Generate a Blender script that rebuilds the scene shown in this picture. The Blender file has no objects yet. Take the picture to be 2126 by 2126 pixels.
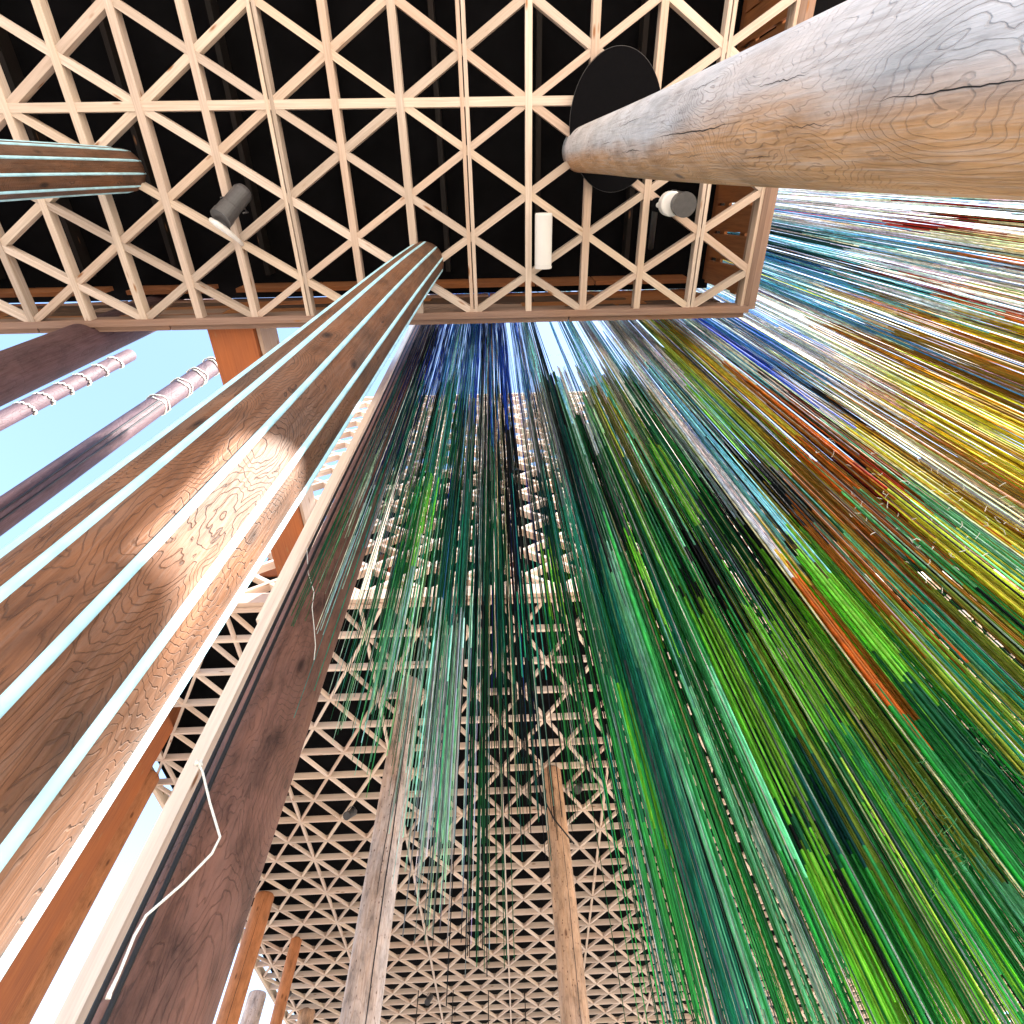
import bpy, bmesh, math, random
from mathutils import Vector, Matrix
R = random.Random(7)
sc = bpy.context.scene
COL = sc.collection
H = 6.0        # height of the timber ceilings above the eye
EYE = 1.5
# ------------------------------------------------------------------ camera
F = 1171.7218 / 2126
AX = ((0.99928595, -0.03022415, 0.02267349), (0.01413396, 0.85554626, 0.51753341), (-0.03504023, -0.5168434, 0.85536255))
cam = bpy.data.cameras.new('camera'); camo = bpy.data.objects.new('camera', cam); COL.objects.link(camo)
cam.sensor_width = 36; cam.lens = 36 * F; cam.clip_start = .02; cam.clip_end = 2000
right = Vector([a[0] for a in AX]); down = Vector([a[1] for a in AX]); fwd = Vector([a[2] for a in AX])
M = Matrix((right, -down, -fwd)).transposed().to_4x4(); M.translation = (0, 0, EYE)
camo.matrix_world = M
sc.camera = camo
# ------------------------------------------------------------------ sky, sun, exposure
SUN_EL, SUN_AZ = math.radians(52), math.radians(108)      # azimuth measured from +Y towards +X
w = bpy.data.worlds.new('World'); sc.world = w; w.use_nodes = True
nt = w.node_tree; nt.nodes.clear()
sky = nt.nodes.new('ShaderNodeTexSky'); sky.sky_type = 'NISHITA'; sky.sun_disc = False
sky.sun_elevation = SUN_EL; sky.sun_rotation = SUN_AZ; sky.air_density = 1.0; sky.dust_density = .5; sky.ozone_density = .3
bg = nt.nodes.new('ShaderNodeBackground'); bg.inputs[1].default_value = .11
ow = nt.nodes.new('ShaderNodeOutputWorld'); nt.links.new(sky.outputs[0], bg.inputs[0]); nt.links.new(bg.outputs[0], ow.inputs[0])
sl = bpy.data.lights.new('sun', 'SUN'); sl.energy = 5.0; sl.angle = math.radians(.5); sl.color = (1, .95, .87)
so = bpy.data.objects.new('sun', sl); COL.objects.link(so)
sd = Vector((math.sin(SUN_AZ) * math.cos(SUN_EL), math.cos(SUN_AZ) * math.cos(SUN_EL), math.sin(SUN_EL)))
so.rotation_euler = (-sd).to_track_quat('-Z', 'Y').to_euler()
sc.view_settings.view_transform = 'Standard'; sc.view_settings.look = 'None'; sc.view_settings.gamma = 1
sc.view_settings.use_curve_mapping = False
sc.view_settings.exposure = 2.7
sc.render.engine = 'CYCLES'
sc.cycles.max_bounces = 5; sc.cycles.diffuse_bounces = 3; sc.cycles.transparent_max_bounces = 8

# ------------------------------------------------------------------ helpers
def W(x, y, z): return Vector((x * H, y * H, EYE + z * H))
def polar(az, d): a = math.radians(az); return d * math.sin(a), d * math.cos(a)
def rayrect(px, py):
    p = Vector((px - 1063, py - 1063, 1171.7218))
    X, Y, Z = (p.dot(Vector(a)) for a in AX)
    return X / Z, Y / Z
def tag(o, label=None, cat=None, group=None, kind=None):
    if label: o['label'] = label
    if cat: o['category'] = cat
    if group: o['group'] = group
    if kind: o['kind'] = kind
    return o
def mesh_obj(name, verts, faces, mat, parent=None, smooth=False, loc=None, rot=None):
    me = bpy.data.meshes.new(name); me.from_pydata([tuple(v) for v in verts], [], faces); me.update()
    if mat: me.materials.append(mat)
    if smooth: me.polygons.foreach_set('use_smooth', [True] * len(me.polygons))
    o = bpy.data.objects.new(name, me); COL.objects.link(o)
    if loc is not None: o.location = loc
    if rot is not None: o.rotation_euler = rot
    if parent: o.parent = parent
    return o
def empty(name, loc=(0, 0, 0)):
    o = bpy.data.objects.new(name, None); COL.objects.link(o); o.location = loc; o.empty_display_size = .2; return o
def boxvf(x0, x1, y0, y1, z0, z1):
    v = [(x, y, z) for z in (z0, z1) for x, y in ((x0, y0), (x1, y0), (x1, y1), (x0, y1))]
    f = [(3, 2, 1, 0), (4, 5, 6, 7), (0, 1, 5, 4), (1, 2, 6, 5), (2, 3, 7, 6), (3, 0, 4, 7)]
    return v, f
def beam(name, p, q, wd, dp, mat, parent, up=Vector((0, 0, 1))):
    """a straight board whose lower edge centre runs p..q (world metres); local x is its length, depth goes along up"""
    p = Vector(p); q = Vector(q); L = (q - p).length
    x = (q - p).normalized(); y = up.cross(x).normalized(); z = x.cross(y)
    v, f = boxvf(0, L, -wd / 2, wd / 2, 0, dp)
    c = min(wd * .12, .008)   # eased lower arrises
    o = mesh_obj(name, v, f, mat, None)
    m = Matrix((x, y, z)).transposed().to_4x4(); m.translation = p - (parent.location if parent else Vector())
    o.matrix_world = m
    if parent:
        o.parent = parent; o.matrix_parent_inverse = Matrix(); o.matrix_basis = m
    return o
def tube_vf(pts, r, n=8, closed_caps=True):
    """tube through world points; r number or list"""
    V = []; Fc = []; pts = [Vector(p) for p in pts]; N = len(pts)
    rr = r if isinstance(r, (list, tuple)) else [r] * N
    up = None
    for i, p in enumerate(pts):
        t = (pts[min(i + 1, N - 1)] - pts[max(i - 1, 0)]).normalized()
        if up is None:
            a = Vector((1, 0, 0)) if abs(t.x) < .8 else Vector((0, 1, 0)); up = (a - t * a.dot(t)).normalized()
        else: up = (up - t * up.dot(t)).normalized()
        b = t.cross(up)
        for k in range(n):
            a = 2 * math.pi * k / n; V.append(p + (up * math.cos(a) + b * math.sin(a)) * rr[i])
    for i in range(N - 1):
        for k in range(n):
            k2 = (k + 1) % n; Fc.append((i * n + k, i * n + k2, (i + 1) * n + k2, (i + 1) * n + k))
    if closed_caps: Fc.append(tuple(reversed(range(n)))); Fc.append(tuple((N - 1) * n + k for k in range(n)))
    return V, Fc
def tube(name, pts, r, mat, parent=None, n=8, smooth=True):
    p0 = Vector(pts[0]); base = parent.location if parent else p0
    V, Fc = tube_vf(pts, r, n)
    if parent: return mesh_obj(name, [v - parent.location for v in V], Fc, mat, parent, smooth)
    return mesh_obj(name, [v - p0 for v in V], Fc, mat, None, smooth, loc=p0)

# ------------------------------------------------------------------ materials
class NT:
    def __init__(s, name):
        s.m = bpy.data.materials.new(name); s.m.use_nodes = True; s.t = s.m.node_tree; s.t.nodes.clear()
        s.out = s.n('OutputMaterial')
    def n(s, kind, **k):
        x = s.t.nodes.new('ShaderNode' + kind)
        for a, b in k.items(): setattr(x, a, b)
        return x
    def l(s, a, b): s.t.links.new(a, b)
    def ramp(s, fac, stops, interp='LINEAR'):
        r = s.n('ValToRGB'); r.color_ramp.interpolation = interp
        e = r.color_ramp.elements
        while len(e) < len(stops): e.new(.5)
        for i, (p, c) in enumerate(stops): e[i].position = p; e[i].color = (*c, 1) if len(c) == 3 else c
        s.l(fac, r.inputs[0]); return r
    def math(s, op, a, b=None):
        x = s.n('Math', operation=op)
        for i, v in enumerate((a, b)):
            if v is None: continue
            if isinstance(v, (int, float)): x.inputs[i].default_value = v
            else: s.l(v, x.inputs[i])
        return x.outputs[0]
    def mix(s, fac, a, b, mode='MIX'):
        x = s.n('Mix', data_type='RGBA', blend_type=mode)
        for i, v in ((0, fac), (6, a), (7, b)):
            if isinstance(v, (int, float)): x.inputs[i].default_value = v
            elif isinstance(v, tuple): x.inputs[i].default_value = (*v, 1)
            else: s.l(v, x.inputs[i])
        return x.outputs[2]
    def noise(s, vec, scale, detail=4, rough=.55, w=None, dist=0):
        x = s.n('TexNoise'); x.noise_dimensions = '3D'
        x.inputs['Scale'].default_value = scale; x.inputs['Detail'].default_value = detail; x.inputs['Roughness'].default_value = rough
        x.inputs['Distortion'].default_value = dist
        s.l(vec if w is None else s.shifted(vec, w), x.inputs['Vector'])
        return x.outputs[0]
    def mapping(s, vec, scale, loc=(0, 0, 0)):
        x = s.n('Mapping'); x.inputs['Scale'].default_value = scale; x.inputs['Location'].default_value = loc
        s.l(vec, x.inputs[0]); return x.outputs[0]
    def shifted(s, vec, w):   # offsets a 3D texture lookup by a per-object amount
        x = s.n('VectorMath', operation='ADD'); s.l(vec, x.inputs[0]); s.l(w, x.inputs[1]); return x.outputs[0]
    def finish(s, col, rough=.7, bump=None, bstr=.3, bdist=.01, spec=.3, trans=0, metal=0):
        p = s.n('BsdfPrincipled')
        if isinstance(col, tuple): p.inputs['Base Color'].default_value = (*col, 1)
        else: s.l(col, p.inputs['Base Color'])
        p.inputs['Roughness'].default_value = rough; p.inputs['Specular IOR Level'].default_value = spec; p.inputs['Metallic'].default_value = metal
        if bump is not None:
            b = s.n('Bump'); b.inputs['Strength'].default_value = bstr; b.inputs['Distance'].default_value = bdist
            s.l(bump, b.inputs['Height']); s.l(b.outputs[0], p.inputs['Normal'])
        o = p.outputs[0]
        if trans:
            t = s.n('BsdfTranslucent')
            if isinstance(col, tuple): t.inputs[0].default_value = (*col, 1)
            else: s.l(col, t.inputs[0])
            mx = s.n('MixShader'); mx.inputs[0].default_value = trans; s.l(o, mx.inputs[1]); s.l(t.outputs[0], mx.inputs[2]); o = mx.outputs[0]
        s.l(o, s.out.inputs[0]); return s.m

def plain(name, c, rough=.6, metal=0, spec=.3, var=.15, sc_=30, trans=0):
    t = NT(name); tc = t.n('TexCoord')
    n = t.noise(tc.outputs['Object'], sc_, 4)
    col = t.mix(1.0, c, t.ramp(n, [(.3, (1 - var,) * 3), (.7, (1 + var,) * 3)]).outputs[0], 'MULTIPLY')
    return t.finish(col, rough, n, .15, .003, spec, trans, metal)

def lumber(name, pale, dark, knot=(.3, .15, .07), blotch=(.75, .55, .38)):
    """sawn board: local x along the grain"""
    t = NT(name); tc = t.n('TexCoord'); oi = t.n('ObjectInfo')
    wv = t.math('MULTIPLY', oi.outputs['Random'], 37.0)
    v = tc.outputs['Object']
    g = t.noise(t.mapping(v, (2.2, 60, 60)), 1, 5, .6, w=wv)
    b = t.noise(t.mapping(v, (1.1, 3, 3)), 1.3, 3, .5, w=wv)
    kn = t.n('TexVoronoi'); kn.inputs['Scale'].default_value = 1
    t.l(t.shifted(t.mapping(v, (2.2, 9, 9)), wv), kn.inputs['Vector'])
    col = t.mix(t.ramp(g, [(.3, (0,) * 3), (.72, (1,) * 3)]).outputs[0], dark, pale)
    col = t.mix(t.math('MULTIPLY', t.ramp(b, [(.45, (0,) * 3), (.7, (1,) * 3)]).outputs[0], .55), col, blotch)
    col = t.mix(t.ramp(kn.outputs['Distance'], [(.05, (1,) * 3), (.13, (0,) * 3)]).outputs[0], col, knot)
    tint = t.ramp(oi.outputs['Random'], [(0, (.74, .71, .68)), (.3, (1.0, .98, .97)), (.6, (.88, .78, .72)), (.8, (1.02, .98, .9)), (1, (1.15, 1.14, 1.14))])
    col = t.mix(1.0, col, tint.outputs[0], 'MULTIPLY')
    return t.finish(col, .72, g, .25, .004, .25)

def logwood(name, base, patch, line=(.12, .06, .03), streak=(.9, .85, .8), contour=.7, freq=14, patch_amt=.5, dots=0, stretch=.35, side=None, mott=.35):
    """peeled log: local z along the trunk; meandering growth lines where the rings were shaved, patches, cracks"""
    t = NT(name); tc = t.n('TexCoord'); oi = t.n('ObjectInfo'); v = tc.outputs['Object']
    wv = t.math('MULTIPLY', oi.outputs['Random'], 51.0)
    big = t.noise(t.mapping(v, (3.6, 3.6, stretch * 3.2)), 1, 4, .55, w=wv, dist=.6)
    fine = t.noise(t.mapping(v, (26, 26, 7)), 1, 4, .6, w=wv)
    gr = t.noise(t.mapping(v, (95, 95, 3.5)), 1, 4, .6, w=wv)
    vk = t.n('TexVoronoi'); vk.inputs['Scale'].default_value = 1
    t.l(t.shifted(t.mapping(v, (4.6, 4.6, 1.9)), wv), vk.inputs['Vector'])
    ph = t.math('ADD', t.math('ADD', t.math('MULTIPLY', big, freq * 4), t.math('MULTIPLY', vk.outputs['Distance'], freq * 4.2)), t.math('MULTIPLY', fine, 6.5))
    s_ = t.math('SINE', ph)
    ln = t.ramp(s_, [(.83, (0,) * 3), (1.0, (1,) * 3)])
    # sine is -1..1, ramp clamps the lower half
    msk = t.noise(t.mapping(v, (1.7, 1.7, .8)), 1, 2, .5, w=wv)
    mskr = t.ramp(msk, [(.36, (.25,) * 3), (.58, (1,) * 3)])
    pn = t.noise(t.mapping(v, (2.1, 2.1, .55), (3, 1, 7)), 1, 4, .6, w=wv)
    col = t.mix(t.math('MULTIPLY', t.ramp(pn, [(.44, (0,) * 3), (.62, (1,) * 3)]).outputs[0], patch_amt), base, patch)
    if side:   # the flank that stayed unweathered keeps its orange colour
        sx_ = t.n('SeparateXYZ'); t.l(v, sx_.inputs[0])
        q = t.math('ADD', t.math('ADD', t.math('MULTIPLY', sx_.outputs[0], side[0]), t.math('MULTIPLY', sx_.outputs[1], side[1])), t.math('MULTIPLY', pn, side[2]))
        col = t.mix(t.ramp(q, [(side[3], (0,) * 3), (side[4], (1,) * 3)]).outputs[0], col, patch)
    col = t.mix(t.math('MULTIPLY', t.ramp(gr, [(.42, (0,) * 3), (.72, (1,) * 3)]).outputs[0], .35), col, streak)
    col = t.mix(t.math('MULTIPLY', t.ramp(gr, [(.28, (1,) * 3), (.46, (0,) * 3)]).outputs[0], .35), col, line)
    col = t.mix(t.math('MULTIPLY', t.math('MULTIPLY', ln.outputs[0], mskr.outputs[0]), contour), col, line)
    kd = t.ramp(vk.outputs['Distance'], [(.05, (1,) * 3), (.12, (0,) * 3)])
    col = t.mix(t.math('MULTIPLY', kd.outputs[0], .85), col, line)
    mo = t.noise(t.mapping(v, (9, 9, 3.2)), 1, 6, .68, w=wv)
    col = t.mix(1.0, col, t.ramp(mo, [(.30, (1 - mott,) * 3), (.5, (1, 1, 1)), (.72, (1 + mott * .7,) * 3)]).outputs[0], 'MULTIPLY')
    if dots:
        vd = t.n('TexVoronoi'); vd.inputs['Scale'].default_value = 22; t.l(t.mapping(v, (1, 1, .6)), vd.inputs['Vector'])
        col = t.mix(t.math('MULTIPLY', t.ramp(vd.outputs['Distance'], [(.10, (1,) * 3), (.2, (0,) * 3)]).outputs[0], dots), col, line)
    hgt = t.math('SUBTRACT', t.math('ADD', gr, t.math('MULTIPLY', fine, .6)), t.math('MULTIPLY', ln.outputs[0], .5))
    return t.finish(col, .66, hgt, .6, .008, .25)

M_pine = lumber('pale sawn pine', (.72, .63, .56), (.50, .41, .34), blotch=(.63, .52, .42))
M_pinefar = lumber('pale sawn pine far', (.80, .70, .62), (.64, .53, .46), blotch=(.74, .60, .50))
M_fascia = lumber('pinkish fascia pine', (.36, .25, .20), (.25, .165, .13), blotch=(.34, .20, .13))
M_board = lumber('orange brown boards', (.36, .16, .07), (.22, .09, .04), blotch=(.45, .17, .05))
M_darkboard = lumber('dark weathered boards', (.10, .065, .05), (.06, .035, .028), blotch=(.13, .07, .04))
M_darkraft = lumber('black stained rafters', (.020, .017, .016), (.011, .010, .010), blotch=(.03, .02, .017))
M_glulam = lumber('orange glulam', (.36, .125, .05), (.25, .08, .035), blotch=(.42, .13, .04))
M_felt = plain('black roof lining', (.006, .006, .007), .95, spec=.05, var=.3, sc_=3)
M_black = plain('black painted steel', (.004, .004, .005), .9, spec=.05)
M_rim = plain('bare steel rim', (.5, .5, .52), .35, metal=.7)
M_white = plain('white enamel', (.78, .78, .78), .4, var=.03, sc_=6)
M_greymetal = plain('dark grey lamp housing', (.05, .05, .055), .4, spec=.5)
M_strip = plain('pale blue white strip', (.40, .68, .80), .4, spec=.3, var=.22, sc_=9)
M_cable = plain('black cable', (.012, .011, .012), .5)
M_twine = plain('white cord', (.8, .78, .72), .8, var=.25, sc_=200)
M_steelcable = plain('galvanised cable', (.4, .4, .4), .4, metal=.6)
L_grey = logwood('weathered grey log', (.50, .50, .54), (.52, .28, .13), line=(.11, .07, .06), streak=(.52, .52, .55), contour=.5, freq=34, patch_amt=.25, side=(-.8, 4.2, .9, .55, .95))
L_stripe = logwood('brown shaved log', (.105, .052, .030), (.17, .065, .024), line=(.012, .006, .004), streak=(.18, .12, .09), contour=.7, freq=38, patch_amt=.85, mott=.5)
L_brown = logwood('reddish brown log', (.165, .078, .058), (.235, .098, .060), line=(.022, .010, .008), streak=(.16, .09, .07), contour=.4, freq=22, patch_amt=.8, mott=.65)
L_pale = logwood('pale dry log', (.44, .36, .33), (.38, .22, .13), line=(.10, .05, .035), streak=(.58, .52, .50), contour=.22, freq=8, patch_amt=.75, dots=.8, mott=.6)
L_tan = logwood('tan log', (.40, .235, .14), (.44, .31, .25), line=(.09, .035, .018), streak=(.50, .38, .30), contour=.22, freq=8, patch_amt=.7, dots=.8, mott=.6)
L_orange = logwood('orange log', (.42, .16, .065), (.27, .11, .05), line=(.12, .04, .015), streak=(.46, .24, .13), contour=.12, freq=5, patch_amt=.6, dots=.2)
L_mauve = logwood('mauve weathered log', (.075, .042, .050), (.095, .045, .038), line=(.04, .022, .025), streak=(.16, .11, .12), contour=.3, freq=8, patch_amt=.4)
L_beige = logwood('beige pole', (.62, .50, .37), (.50, .36, .26), line=(.25, .14, .08), streak=(.74, .64, .5), contour=.1, freq=5, dots=.25)

def cordmat():
    t = NT('dyed cord'); a = t.n('Attribute', attribute_name='dye'); tc = t.n('TexCoord')
    n = t.noise(t.mapping(tc.outputs['Object'], (30, 30, 14)), 1, 3, .6)
    col = t.mix(1.0, a.outputs['Color'], t.ramp(n, [(.3, (.6,) * 3), (.7, (1.35,) * 3)]).outputs[0], 'MULTIPLY')
    return t.finish(col, .6, None, spec=.2, trans=.55)
M_cord = cordmat()

# ------------------------------------------------------------------ ground
def ground():
    t = NT('sandy ground'); tc = t.n('TexCoord'); v = tc.outputs['Object']
    a = t.noise(v, .35, 6); b = t.noise(v, 14, 5)
    col = t.mix(a, (.36, .30, .24), (.43, .37, .31)); col = t.mix(t.math('MULTIPLY', b, .5), col, (.30, .25, .20))
    m = t.finish(col, .9, b, .4, .01, .1)
    S = 600
    o = mesh_obj('ground', [(-S, -S, 0), (S, -S, 0), (S, S, 0), (-S, S, 0)], [(0, 1, 2, 3)], m); tag(o, kind='structure')
ground()

# ------------------------------------------------------------------ timber ceilings
def clipline(px, py, dx, dy, x0, x1, y0, y1):
    t0, t1 = -1e9, 1e9
    for p, d, a, b in ((px, dx, x0, x1), (py, dy, y0, y1)):
        if abs(d) < 1e-9:
            if p < a - 1e-9 or p > b + 1e-9: return None
            continue
        u, v = (a - p) / d, (b - p) / d
        if u > v: u, v = v, u
        t0 = max(t0, u); t1 = min(t1, v)
    if t1 - t0 < .03: return None
    return (px + dx * t0, py + dy * t0), (px + dx * t1, py + dy * t1)

def near_roof():
    root = empty('lattice_roof', W(0, 0, 1))
    tag(root, 'timber lattice roof bay overhead with black lining and square front corner', 'roof')
    sx, sy, ox, oy = .0925, .0585, .0605, -.0855
    X0, X1, Y0, Y1 = ox - 24 * sx, ox + 4 * sx, oy - 25 * sy, oy + 5 * sy
    wd, dp = .0108 * H, .018 * H
    for k in range(-24, 5):
        x = ox + k * sx
        dbl = k in (-4, -11, -1, 3)
        if dbl:
            for s in (-1, 1): beam('rafter', W(x + s * .0036, Y0, 1) , W(x + s * .0036, Y1, 1), wd * .5, dp, M_pine, root)
        else: beam('rafter', W(x, Y0, 1), W(x, Y1, 1), wd * R.uniform(.9, 1.05), dp, M_pine, root)
    for j in range(-25, 5, 5):
        y = oy + j * sy
        beam('cross_beam', W(X0, y, 1) + Vector((0, 0, .004)), W(X1, y, 1) + Vector((0, 0, .004)), wd * 1.05, dp, M_pine, root)
    for sgn, off in ((1, .008), (-1, .012)):
        for m in range(-60, 61, 2):
            # line k - sgn*j = m
            c = clipline(ox + m * sx, oy, sgn * sx, sy, X0, X1, Y0, Y1)
            if c: beam('diagonal', W(*c[0], 1) + Vector((0, 0, off)), W(*c[1], 1) + Vector((0, 0, off)), wd * R.uniform(.92, 1.08), dp * .8, M_pine, root)
    # edge beam of two boards along the front, and along the right side
    beam('edge_beam', W(X0, Y1 + .0035, 1) - Vector((0, 0, .012)), W(X1 + .010, Y1 + .0035, 1) - Vector((0, 0, .012)), .0105 * H, .03 * H, M_fascia, root)
    segs = [X0, -1.4, -.77, -.55, -.165, .13, X1 + .006]
    for a, b in zip(segs[:-1], segs[1:]):
        beam('fascia_board', W(a + .0012, Y1 + .0135, 1.004), W(b - .0012, Y1 + .0135, 1.004), .009 * H, .05 * H, M_fascia, root)
    beam('edge_beam', W(X1 + .0045, Y0, 1) - Vector((0, 0, .008)), W(X1 + .0045, Y1 - .003, 1) - Vector((0, 0, .008)), .009 * H, .03 * H, M_fascia, root)
    beam('fascia_board', W(X1 + .016, Y0, 1.003), W(X1 + .016, Y1 + .004, 1.003), .012 * H, .06 * H, M_fascia, root)
    # upstand above the front edge: short orange rafters ends, then rough horizontal planks with gaps
    zt = 1.30
    x = X0
    while x < X1 - .03:
        L = R.choice([.12, .16, .2]); x2 = min(x + L, X1 - .02)
        beam('upstand_board', W(x, Y1 - .006, 1.235), W(x2, Y1 - .006, 1.235), .008 * H, .06 * H, M_board, root)
        x = x2 + R.choice([.003, .003, .06])
    for r_, z in enumerate((1.06, 1.10, 1.14, 1.18, 1.22)):
        x = X0
        while x < X1 - .03:
            x2 = min(x + R.uniform(.08, .25), X1)
            dz = R.uniform(-.010, .010)
            beam('upstand_plank', W(x, Y1 + .012 + .001 * r_, z + dz), W(x2, Y1 + .012 + .001 * r_, z - dz), .006 * H, R.choice([.030, .034, .037]) * H, R.choice([M_board, M_fascia, M_darkboard]), root)
            x = x2 + .002
    # right side: crossed broad boards leaving slim diamonds of sky
    y = Y0; i = 0
    while y < Y1 - .02:
        a = R.uniform(.046, .0505)
        beam('upstand_plank', W(X1 + .022, y, 1.055), W(X1 + .022, y + .012, zt - .03), .0095 * H * 4.6, .006 * H, M_board, root, up=Vector((1, 0, 0)))
        i += 1; y += a
    for z in (1.115, 1.215):
        beam('upstand_rail', W(X1 + .030, Y0, z), W(X1 + .030, Y1, z), .006 * H, .022 * H, M_board, root)
    beam('upstand_rail', W(X1 + .030, Y0, 1.27), W(X1 + .030, Y1, 1.27), .006 * H, .04 * H, M_board, root)
    for k in range(-20, 5, 2):
        beam('dark_rafter', W(ox + (k + .37) * sx, Y0, 1.262), W(ox + (k + .37) * sx, Y1 - .03, 1.262), .009 * H, .034 * H, M_darkraft, root)
    # black lining
    v, f = boxvf(X0 * H, (X1 + .04) * H, Y0 * H, (Y1 + .02) * H, .30 * H, .32 * H)
    mesh_obj('roof_lining', v, f, M_felt, root)
    v, f = boxvf((X1 - .045) * H, (X1 - .04) * H, Y0 * H, .10 * H, .20 * H, .30 * H)
    # second black bay to the right of the roof, behind the camera
    v, f = boxvf((X1 + .05) * H, (X1 + .27) * H, Y0 * H, -.10 * H, .31 * H, .33 * H)
    r2 = empty('roof_canopy', W(X1 + .25, -.6, 1)); tag(r2, 'black lined roof slab beyond the right edge of the overhead lattice', 'roof')
    mesh_obj('roof_lining', [Vector(q) - (W(X1 + .25, -.6, 1) - W(0, 0, 1)) for q in v], f, M_felt, r2)
    v, f = boxvf((X1 + .055) * H, (X1 + .07) * H, Y0 * H, -.11 * H, .20 * H, .309 * H)
    mesh_obj('fascia_board', [Vector(q) - (W(X1 + .25, -.6, 1) - W(0, 0, 1)) for q in v], f, M_felt, r2)
near_roof()

FX, FY0 = -.0165, .8385
def far_roof():
    root = empty('lattice_roof', W(.8, 2.6, 1))
    tag(root, 'far timber lattice roof behind the cord curtain, receding over the rear logs', 'roof')
    sx, sy, ox = .0615, .1065, FX
    X0, X1 = ox - 16 * sx, ox + 45 * sx
    yj = lambda j: .9375 + j * sy
    Y0, Y1 = FY0, yj(36)
    wd, dp = .0068 * H, .0125 * H
    for j in range(0, 37):
        beam('cross_beam', W(X0, yj(j), 1), W(X1, yj(j), 1), wd * R.uniform(.9, 1.1), dp * 1.4, M_pinefar, root)
    for i in range(-15, 46, 5):
        beam('rafter', W(ox + i * sx, Y0, 1) + Vector((0, 0, .004)), W(ox + i * sx, Y1, 1) + Vector((0, 0, .004)), wd * .9, dp * .8, M_pinefar, root)
    for sgn, off in ((1, .008), (-1, .012)):
        for m in range(-99, 120, 2):
            c = clipline(ox + m * sx, yj(0), sgn * sx, sy, X0, X1, Y0, Y1)
            if c: beam('diagonal', W(*c[0], 1) + Vector((0, 0, off)), W(*c[1], 1) + Vector((0, 0, off)), wd * R.uniform(.92, 1.08), dp * .8, M_pinefar, root)
    for k, (yy, zz) in enumerate(((FY0 + .006, 0), (FY0 - .0065, .006))):
        beam('edge_beam', W(X0, yy, 1 + zz) - Vector((0, 0, .01)), W(X1, yy, 1 + zz) - Vector((0, 0, .01)), .011 * H, .032 * H, M_pinefar, root)
    beam('edge_beam', W(X0 - .006, Y0, 1) - Vector((0, 0, .006)), W(X0 - .006, Y1, 1) - Vector((0, 0, .006)), .011 * H, .03 * H, M_pinefar, root)
    # deep orange rafters above and black lining
    bx, by = .8 * H, 2.6 * H
    v, f = boxvf(X0 * H - bx, X1 * H - bx, (FY0 + .05) * H - by, Y1 * H - by, .17 * H, .18 * H)
    mesh_obj('roof_lining', v, f, M_felt, root)
    v, f = boxvf(-.45 * H - bx, X1 * H - bx, (FY0 + .075) * H - by, (FY0 + .085) * H - by, .18 * H, .80 * H)
    mesh_obj('upstand_lining', v, f, M_felt, root)
    v, f = boxvf(X0 * H - bx, (X0 + .004) * H - bx, (FY0 + .09) * H - by, Y1 * H - by, .05 * H, .17 * H)
    mesh_obj('side_lining', v, f, M_felt, root)
    for x in (-.60, -.31, -.0, .31, .62, .93):
        beam('deep_rafter', W(x, FY0 + .06, 1.2), W(x, FY0 + .5, 1.2), .07 * H, .08 * H, M_glulam, root)
far_roof()

def wall_lattice():
    root = empty('lattice_wall', W(.2, FY0, 1))
    tag(root, 'tall pale timber lattice wall rising from the far roof edge behind the cords', 'wall')
    sx, sz = .0773, .0515
    X0, X1, Z0, Z1 = FX - 12 * sx, FX + 10 * sx, 1.045, 2.39
    wd, dp = .0095 * H, .022 * H
    Yp = Vector((0, 1, 0))
    def P(x, z, off=0): return Vector((x * H, FY0 * H + off, EYE + z * H))
    for i in range(-12, 17, 4):
        beam('post', P(FX + i * sx, Z0), P(FX + i * sx, Z1), wd * 1.3, dp * .8, M_pinefar, root, up=Yp)
    for sgn, off in ((1, .005), (-1, .010)):
        for m in range(-60, 61, 2):
            c = clipline(FX + m * sx, Z0, sgn * sx, sz, X0, X1, Z0, Z1)
            if c: beam('diagonal', P(*c[0], off), P(*c[1], off), wd, dp, M_pinefar, root, up=Yp)
    for z in (Z0 + .002, Z1):
        beam('edge_beam', P(X0, z, -.004), P(X1, z, -.004), wd * 1.3, dp * 1.2, M_pinefar, root, up=Yp)
    for x0, x1, z0, z1 in ((-.62, -.42, 1.19, 1.27), (-.31, -.15, 1.21, 1.27), (.05, .2, 1.3, 1.36)):
        v, f = boxvf(x0 * H - root.location.x, x1 * H - root.location.x, .09 * H, .10 * H, (z0 - 1) * H, (z1 - 1) * H)
        mesh_obj('backing_board', v, f, M_glulam, root)
wall_lattice()

# glulam beam joining the two roofs
gx0, gy0 = (-.4945 - .42) / 2, .231
g = empty('glulam_beam', W(-.455, .5, 1.02)); tag(g, 'orange glulam beam bridging the sky gap between the two lattice roofs', 'beam')
beam('beam_body', W(-.458, .226, 1.02), W(-.458, FY0, 1.02), .078 * H, .09 * H, M_glulam, g)
beam('side_board', W(-.414, .226, 1.03), W(-.414, FY0, 1.03), .006 * H, .08 * H, M_pine, g)

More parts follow.
